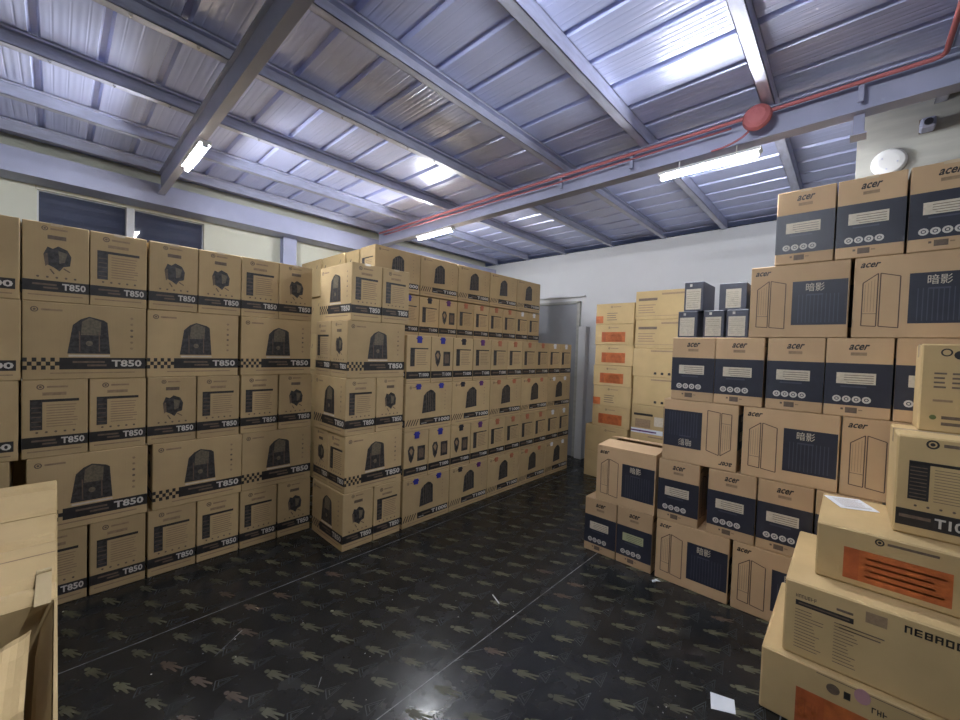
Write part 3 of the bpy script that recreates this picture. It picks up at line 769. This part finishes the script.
# wide carton with its lid flaps lifted
root = empty('cardboard_box', (XR+.22, 1.405-WA/2, .419), (0,0,-PI/2)); Hh = .418
mb = MB(); Wd = .440; Dd = .44; t = .005; w2, d2 = Wd/2, Dd/2
mb.box((-w2,-d2,0), (w2,-d2+t,Hh), KRAFTR); mb.box((-w2,d2-t,0), (w2,d2,Hh), KRAFTR)
mb.box((-w2,-d2+t,0), (-w2+t,d2-t,Hh), KRAFTR); mb.box((w2-t,-d2+t,0), (w2,d2-t,Hh), KRAFTR); mb.box((-w2+t,-d2+t,0), (w2-t,d2-t,t), KRAFTR)
wide_navy(Face(mb, (-w2,-d2,0), (Wd,0,0), (0,0,Hh))); mb.build('printed_body', root)
for nm, ang, pts in (('front', 5, None), ('rear', 9, None)):
    mb = MB(); L = .205; a = math.radians(ang)
    if nm == 'front':
        q = [(-w2+.002,-d2+.001,Hh+.001),(w2-.002,-d2+.001,Hh+.001),(w2-.002,-d2+L*math.cos(a),Hh+L*math.sin(a)),(-w2+.002,-d2+L*math.cos(a),Hh+L*math.sin(a))]
    else:
        q = [(w2-.002,d2-.001,Hh+.001),(-w2+.002,d2-.001,Hh+.001),(-w2+.002,d2-L*math.cos(a),Hh+L*math.sin(a)),(w2-.002,d2-L*math.cos(a),Hh+L*math.sin(a))]
    mb.poly(q, KRAFTR); q2 = [(x_,y_,z_+.005) for x_,y_,z_ in q]; mb.poly(q2, KRAFTR)
    for i in range(4): mb.poly([q[i], q[(i+1)%4], q2[(i+1)%4], q2[i]], KRAFTR)
    mb.build('lid_flap', root)
tag(root, 'wide carton with its lid flaps lifted, left end of the second row up', 'box', GR)

# small dark graphics boxes on the fourth row
def dark_face(f):
    f.rect(.10, .06, .86, .76, CREAM); f.lines(.15, .10, .8, .70, 8, INKF, th=.2, rag=.1); f.rect(.28, .84, .40, .93, LITE); f.rect(.42, .86, .76, .91, NAVYS)
dm = body_mesh('dark_retail_box', .118, .28, .175, {'F': dark_face}, mat=SLATE)
dm2 = body_mesh('dark_retail_box_b', .118, .28, .195, {'F': dark_face}, mat=SLATE)
zt = zl[3]+HA+.001
dm3 = body_mesh('dark_retail_box_c', .150, .26, .170, {'F': lambda f: (f.rect(.25,.08,.80,.78,CREAM), f.lines(.3,.12,.75,.7,8,INKF,th=.2), f.rect(.40,.85,.66,.92,NAVYS))}, mat=SLATE)
dl = [('left of the lower three',.868,0,dm),('centre of the lower three',.715,0,dm),('right of the lower three',.585,0,dm),('upper left one, turned to show its side',.842,1,dm2),('upper right one',.622,1,dm3)]
for lab, yl, lv, me in dl:
    carton(me, (2.885+.14+(.02 if lv else 0), yl-.06, zt+lv*.1765), -PI/2, 'small dark box with cream label, '+lab, 'small dark boxes on the right stack', name='retail_box', jit=.012)

# ------------------------------------------------------------ big flat boxes front right
def world_face(mb, x, ya, yb, za, zb):   # face looking towards -x; u runs from ya (left in view) to yb
    return Face(mb, (x, ya, za), (0, yb-ya, 0), (0, 0, zb-za))
def metric(f, ya, yb, za, zb): return (lambda y: (y-ya)/(yb-ya)), (lambda z: (z-za)/(zb-za))
def big_box(xa, xb, ya, yb, za, zb, draw, mat=KRAFT2):
    # origin at the base centre
    cx, cy = (xa+xb)/2, (ya+yb)/2
    mb = MB(); mb.box((xa-cx,yb-cy,0), (xb-cx,ya-cy,zb-za), mat, .006)
    f = Face(mb, (xa-cx, ya-cy, 0), (0, yb-ya, 0), (0, 0, zb-za)); U, V = metric(f, ya, yb, za, zb)
    draw(f, U, V); return mb, (cx, cy, za)
def pcs(mb, loc, label, tape_on=True, dims=None, group='big cartons front right'):
    root = empty('cardboard_box', loc); mb.build('printed_body', root)
    if dims:
        W_, D_, H_ = dims      # x, y, z
        tm = MB(); tm.box((-.026,-D_/2-.001,H_+.0003), (.026,D_/2+.001,H_+.0014), TAPE); tm.box((-.026,D_/2+.0005,H_-.06), (.026,D_/2+.0015,H_+.0014), TAPE)
        tm.build('packing_tape', root)
    return tag(root, label, 'box', group)
def d1(f, U, V):
    f.rect(U(.112), V(.01), U(-.55), V(.168), ORANGE); f.rect(U(.112), V(.01), U(.02), V(.168), ORANGED, 1); glyphs(f, U(.10), V(.05), U(.035), V(.12), 3, ORANGE, 2, 4)
    f.ell(U(-.003), V(.222), .075, INKM, n=20, sx=1.0); f.rect(U(-.035), V(.205), U(-.055), V(.235), INK); glyphs(f, U(-.115), V(.200), U(-.16), V(.222), 3, INK, 1, 5)
    f.ell(U(-.088), V(.245), .11, simple('pink_smudge', (.45,.25,.27), .7), 1, n=12, sx=.8)
    f.line(U(.05), V(.262), U(-.6), V(.262), .01, INKM)
def d2(f, U, V):
    f.rect(U(.130), V(.497), U(-.052), V(.519), INK); f.rect(U(.12), V(.505), U(-.04), V(.511), INKM, 1)
    glyphs(f, U(.13), V(.530), U(.06), V(.545), 7, INKM, 0, 6); f.rect(U(.0), V(.531), U(-.05), V(.541), INKM)
    f.lines(U(.130), V(.31), U(.035), V(.485), 13, INKM, th=.22, rag=.45, seed=2); f.lines(U(.005), V(.31), U(-.07), V(.485), 13, INKM, th=.22, rag=.5, seed=4)
    f.rect(U(-.01), V(.476), U(-.14), V(.481), INKM); f.rect(U(-.01), V(.462), U(-.13), V(.467), INKM)
    f.rect(U(-.085), V(.525), U(-.145), V(.568), INKF)
    glyphs(f, U(-.19), V(.538), U(-.52), V(.566), 13, INK, 0, 8)
def d3(f, U, V):
    f.rect(U(-.012), V(.625), U(-.318), V(.757), ORANGE); f.rect(U(-.012), V(.625), U(-.06), V(.757), ORANGED, 1); f.lines(U(-.08), V(.64), U(-.31), V(.74), 4, ORANGED, th=.25)
    logo(f, U(-.118), V(.808), .06, .18, INK, INKM)
for ob in (
    (2.150, 2.850, .236, -.75, .0, .275, d1, 'large flat carton lying lowest, on the floor at front right'),
    (2.184, 2.850, .168, -.75, .2765, .595, d2, 'large flat carton with text columns and a black title bar, middle of the front pile'),
    (2.317, 2.855, .078, -.70, .5965, .834, d3, 'flat carton with orange print and a paper sheet on top, front right')):
    xa, xb, ya, yb, za, zb, dr, lab = ob
    mb, loc = big_box(xa, xb, ya, yb, za, zb, dr); pcs(mb, loc, lab)
def d4(f, U, V):
    logo(f, U(-.258), V(1.222), .045, .25, INK, INKM)
    f.rect(U(-.196), V(.986), U(-.255), V(1.138), INK)
    for i in range(9): f.rect(U(-.200), V(.995+i*.0155), U(-.248), V(.999+i*.0155), INKM, 1)
    f.rect(U(-.196), V(1.135), U(-.40), V(1.147), INK); f.lines(U(-.268), V(.985), U(-.40), V(1.125), 12, INKM, th=.2, rag=.05)
    f.rect(U(-.165), V(.872), U(-.425), V(.942), INK); f.text('T1000', U(-.275), V(.885), U(-.40), V(.925), LITE, 1, bold=.03); f.rect(U(-.175), V(.905), U(-.265), V(.918), INKM, 1)
    for i in range(4): f.ell(U(-.22-i*.035), V(.962), .012, INKM, n=6)
mb, loc = big_box(2.438, 2.850, -.158, -.430, .8355, 1.249, d4); pcs(mb, loc, 'tall tan carton with black panel and band, standing on the orange-printed flat box', dims=(.412,.272,.4135))
def d5(f, U, V):
    f.ring(U(-.305), V(1.603), .045, .014, INK, n=20); f.ell(U(-.345), V(1.592), .05, INK, n=12)
    f.lines(U(-.272), V(1.44), U(-.31), V(1.52), 4, INKM, th=.4); f.lines(U(-.325), V(1.44), U(-.40), V(1.52), 4, INKM, th=.4)
    f.rect(U(-.272), V(1.385), U(-.33), V(1.395), INKF)
    f.ell(U(-.275), V(1.315), .028, simple('green_ink', (.12,.15,.05), .6), n=10)
    f.lines(U(-.30), V(1.275), U(-.42), V(1.33), 2, INKM, th=.5)
mb, loc = big_box(2.66, 2.860, -.231, -.445, 1.2505, 1.640, d5); pcs(mb, loc, 'topmost carton of the front pile with an oval emblem, at the right photo edge', dims=(.20,.214,.3895))

mb = MB(); z = .8355
mb.poly([(2.789,.075,z),(2.618,.005,z),(2.680,-.132,z),(2.845,-.062,z)][::-1], PAPER); mb.poly([(2.789,.075,z+.001),(2.618,.005,z+.001),(2.680,-.132,z+.001),(2.845,-.062,z+.001)], PAPER)
f = Face(mb, (2.640,.0,z+.001), (.055,-.122,0), (.145,.06,0))
f.lines(.08,.1,.92,.9,9,INKF, th=.2); f.rect(.1,.06,.9,.09,INKM)
cx, cy = 2.73, -.03
mb.v = [(a-cx, b_-cy, c-z) for a, b_, c in mb.v]
tag(mb.build('paper_sheet', loc=(cx,cy,z)), 'printed white paper sheet lying on the orange-printed flat carton', 'paper')
mb = MB(); q = [(-.065,.03),(-.02,-.055),(.06,-.035),(.03,.055)]
mb.poly([(a, b_, .0015) for a, b_ in q], PAPER)
for i in range(4): (a, b_), (c, e) = q[i], q[(i+1)%4]; mb.poly([(a,b_,.0003),(c,e,.0003),(c,e,.0015),(a,b_,.0015)], PAPER)
tag(mb.build('paper_note', loc=(2.04,.355,.001)), 'square white paper note lying flat on the black floor', 'paper')
mb = MB(); rg = random.Random(3); pts = []
for i in range(9): pts.append((rg.uniform(-.03,.03), rg.uniform(-.03,.03), rg.uniform(0,.028)))
for i in range(7): mb.poly([pts[i], pts[i+1], pts[i+2]], PAPER)
tag(mb.build('paper_scrap', loc=(2.80,.90,.0015)), 'crumpled white paper scrap on the floor against the right stack', 'paper')
mb = MB(); mb.tube([(0,-.045,.004),(0,.0,.004),(.0,.045,.004)], .0035, WHITEP, 8)
tag(mb.build('plastic_straw', loc=(1.866,1.545,.001), rot=(0,0,-.4)), 'short white stick lying on the black floor near the seam', 'stick')

# ------------------------------------------------------------ cartons at the left edge, seen from above
ZC = .87
def flap_top(W_, D_, H_, ridge):
    mb = MB(); w_, d_ = W_/2, D_/2; n = 10
    mb.box((-w_,-d_,0), (w_,d_,H_-.012), KRAFT2, .004)
    # two long flaps that bow upwards a little and meet in a joint
    for s in (-1, 1):
        prev = None
        for i in range(n+1):
            t_ = i/n; y = s*(d_-.002-(d_-.006)*t_); zz = H_-.012+.003+.012*math.sin(t_*PI*.62)*ridge
            cur = [(-w_+.003, y, zz), (w_-.003, y, zz)]
            if prev:
                q = [prev[0], prev[1], cur[1], cur[0]]; mb.poly(q if s < 0 else q[::-1], KRAFT2)
            prev = cur
        mb.poly([prev[0], prev[1], (prev[1][0],prev[1][1],H_-.0125), (prev[0][0],prev[0][1],H_-.0125)], DARKGAP)
    return mb
def prof_carton(D_, W_, H_, dips, line):
    # closed carton whose top flaps bow between creases; dips: (distance from the far end, depth)
    mb = MB(); w_, d_ = W_/2, D_/2; N = 46
    mb.box((-w_,-d_,0), (w_,d_,H_-.022), KRAFT2, .002)
    prev = None
    for i in range(N+1):
        y = d_-D_*i/N; q = D_*i/N
        z = H_-sum(dp*math.exp(-((q-c)/.024)**2) for c, dp in dips)-.010*math.exp(-(q/.02)**2)-.010*math.exp(-((D_-q)/.02)**2)
        cur = [(-w_,y,z),(w_-.004,y,z),(w_,y,z-.008)]
        if prev:
            mb.poly([prev[0],cur[0],cur[1],prev[1]], KRAFT2); mb.poly([prev[1],cur[1],cur[2],prev[2]], KRAFT2)
            mb.poly([prev[2],cur[2],(w_,y,H_-.0225),(w_,prev[2][1],H_-.0225)], KRAFT2)
        else: mb.poly([cur[0],cur[1],cur[2],(w_,y,H_-.0225),(-w_,y,H_-.0225)], KRAFT2)
        prev = cur
    y = -d_; mb.poly([prev[2],prev[1],prev[0],(-w_,y,H_-.0225),(w_,y,H_-.0225)], KRAFT2)
    if line:
        y = d_-line; mb.poly([(-w_,y-.003,H_+.0006),(w_-.004,y-.003,H_+.0006),(w_-.004,y+.003,H_+.0006),(-w_,y+.003,H_+.0006)], DARKGAP)
    return mb
for yb_, ya_, dips, ln, nm in ((2.745,2.24,[(.15,.016)],None,'far'),(2.23,1.505,[(.29,.017),(.62,.015)],.42,'long middle')):
    for lv in (0, 1):
        root = empty('cardboard_box', (-.297, (ya_+yb_)/2, lv*.4345), (0,0,0))
        prof_carton(yb_-ya_, .60, .4335, dips if lv else [], ln if lv else None).build('carton_body', root)
        if lv and ln:
            t_ = MB(); ax = .297-.008; y1_ = 1.66-(ya_+yb_)/2; y0_ = 1.44-(ya_+yb_)/2+.02
            t_.box((ax-.030,y0_,.4345), (ax,y1_,.4365), CLEAR); t_.tube([(ax-.030,y1_,.4395),(ax-.001,y1_+.004,.4395)], .0065, CLEAR, 10)
            t_.build('packing_tape', root)
        tag(root, 'plain tan carton at the left photo edge, %s one, %s' % (nm, ['lower tier on the floor','upper tier'][lv]), 'box', 'plain cartons at the left edge')
# nearest carton, open, its flaps pushed in
root = empty('cardboard_box', (-.297, 1.145, 0)); W_, D_, H_ = .60, .70, .862; t = .006; w_, d_ = W_/2, D_/2
mb = MB()
for a, b_ in (((-w_,-d_,0),(w_,-d_+t,H_)), ((-w_,d_-t,0),(w_,d_,H_)), ((-w_,-d_+t,0),(-w_+t,d_-t,H_)), ((w_-t,-d_+t,0),(w_,d_-t,H_))): mb.box(a, b_, KRAFT2)
mb.box((-w_+t,-d_+t,0), (w_-t,d_-t,t), KRAFT2); mb.build('carton_body', root)
def flap(rows_, mat=KRAFT2, th=.004):
    # rows_: lists of points, skinned into a sheet with thickness
    mb = MB()
    for off in (0, 1):
        for r0, r1 in zip(rows_, rows_[1:]):
            for i in range(len(r0)-1):
                q = [r0[i], r0[i+1], r1[i+1], r1[i]]; q = [(a, b_, c-th*off) for a, b_, c in q]
                mb.poly(q if not off else q[::-1], mat)
    edge = list(rows_[0])+[r[-1] for r in rows_[1:]]+list(rows_[-1])[::-1][1:]+[r[0] for r in rows_[1:-1]][::-1]
    for i in range(len(edge)):
        a, b_ = edge[i], edge[(i+1) % len(edge)]
        mb.poly([a, b_, (b_[0],b_[1],b_[2]-th), (a[0],a[1],a[2]-th)], mat)
    return mb
# near long flap, lying loose, crumpled
rw = []
for j, (y, z) in enumerate(((.262,.845),(.20,.866),(.12,.866),(.03,.862),(-.055,.852),(-.075,.825))):
    rw.append([(x, y+max(-.10,(x-.258)*1.1)*(1 if j < 2 else .25), z+.0025*math.sin(x*120+j*.7)) for x in (-.28,-.1,.1,.19,.20,.21,.22,.23,.24,.25,.257)])
flap(rw).build('lid_flap', root, smooth=True)
# right-hand flap folded down inside
flap([[(.292,d_-.01,.858),(.292,0,.858),(.292,-d_+.01,.858)],[(.270,d_-.02,.80),(.270,0,.80),(.270,-d_+.02,.80)],[(.262,d_-.03,.74),(.262,0,.74),(.262,-d_+.03,.74)]]).build('lid_flap', root)
# inner sheet lower down
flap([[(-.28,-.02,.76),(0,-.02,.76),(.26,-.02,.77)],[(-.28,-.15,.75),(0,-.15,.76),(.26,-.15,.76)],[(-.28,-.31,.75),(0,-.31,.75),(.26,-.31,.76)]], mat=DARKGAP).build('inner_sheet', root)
tag(root, 'opened tan carton nearest the viewer at the lower left photo edge', 'box', 'plain cartons at the left edge')
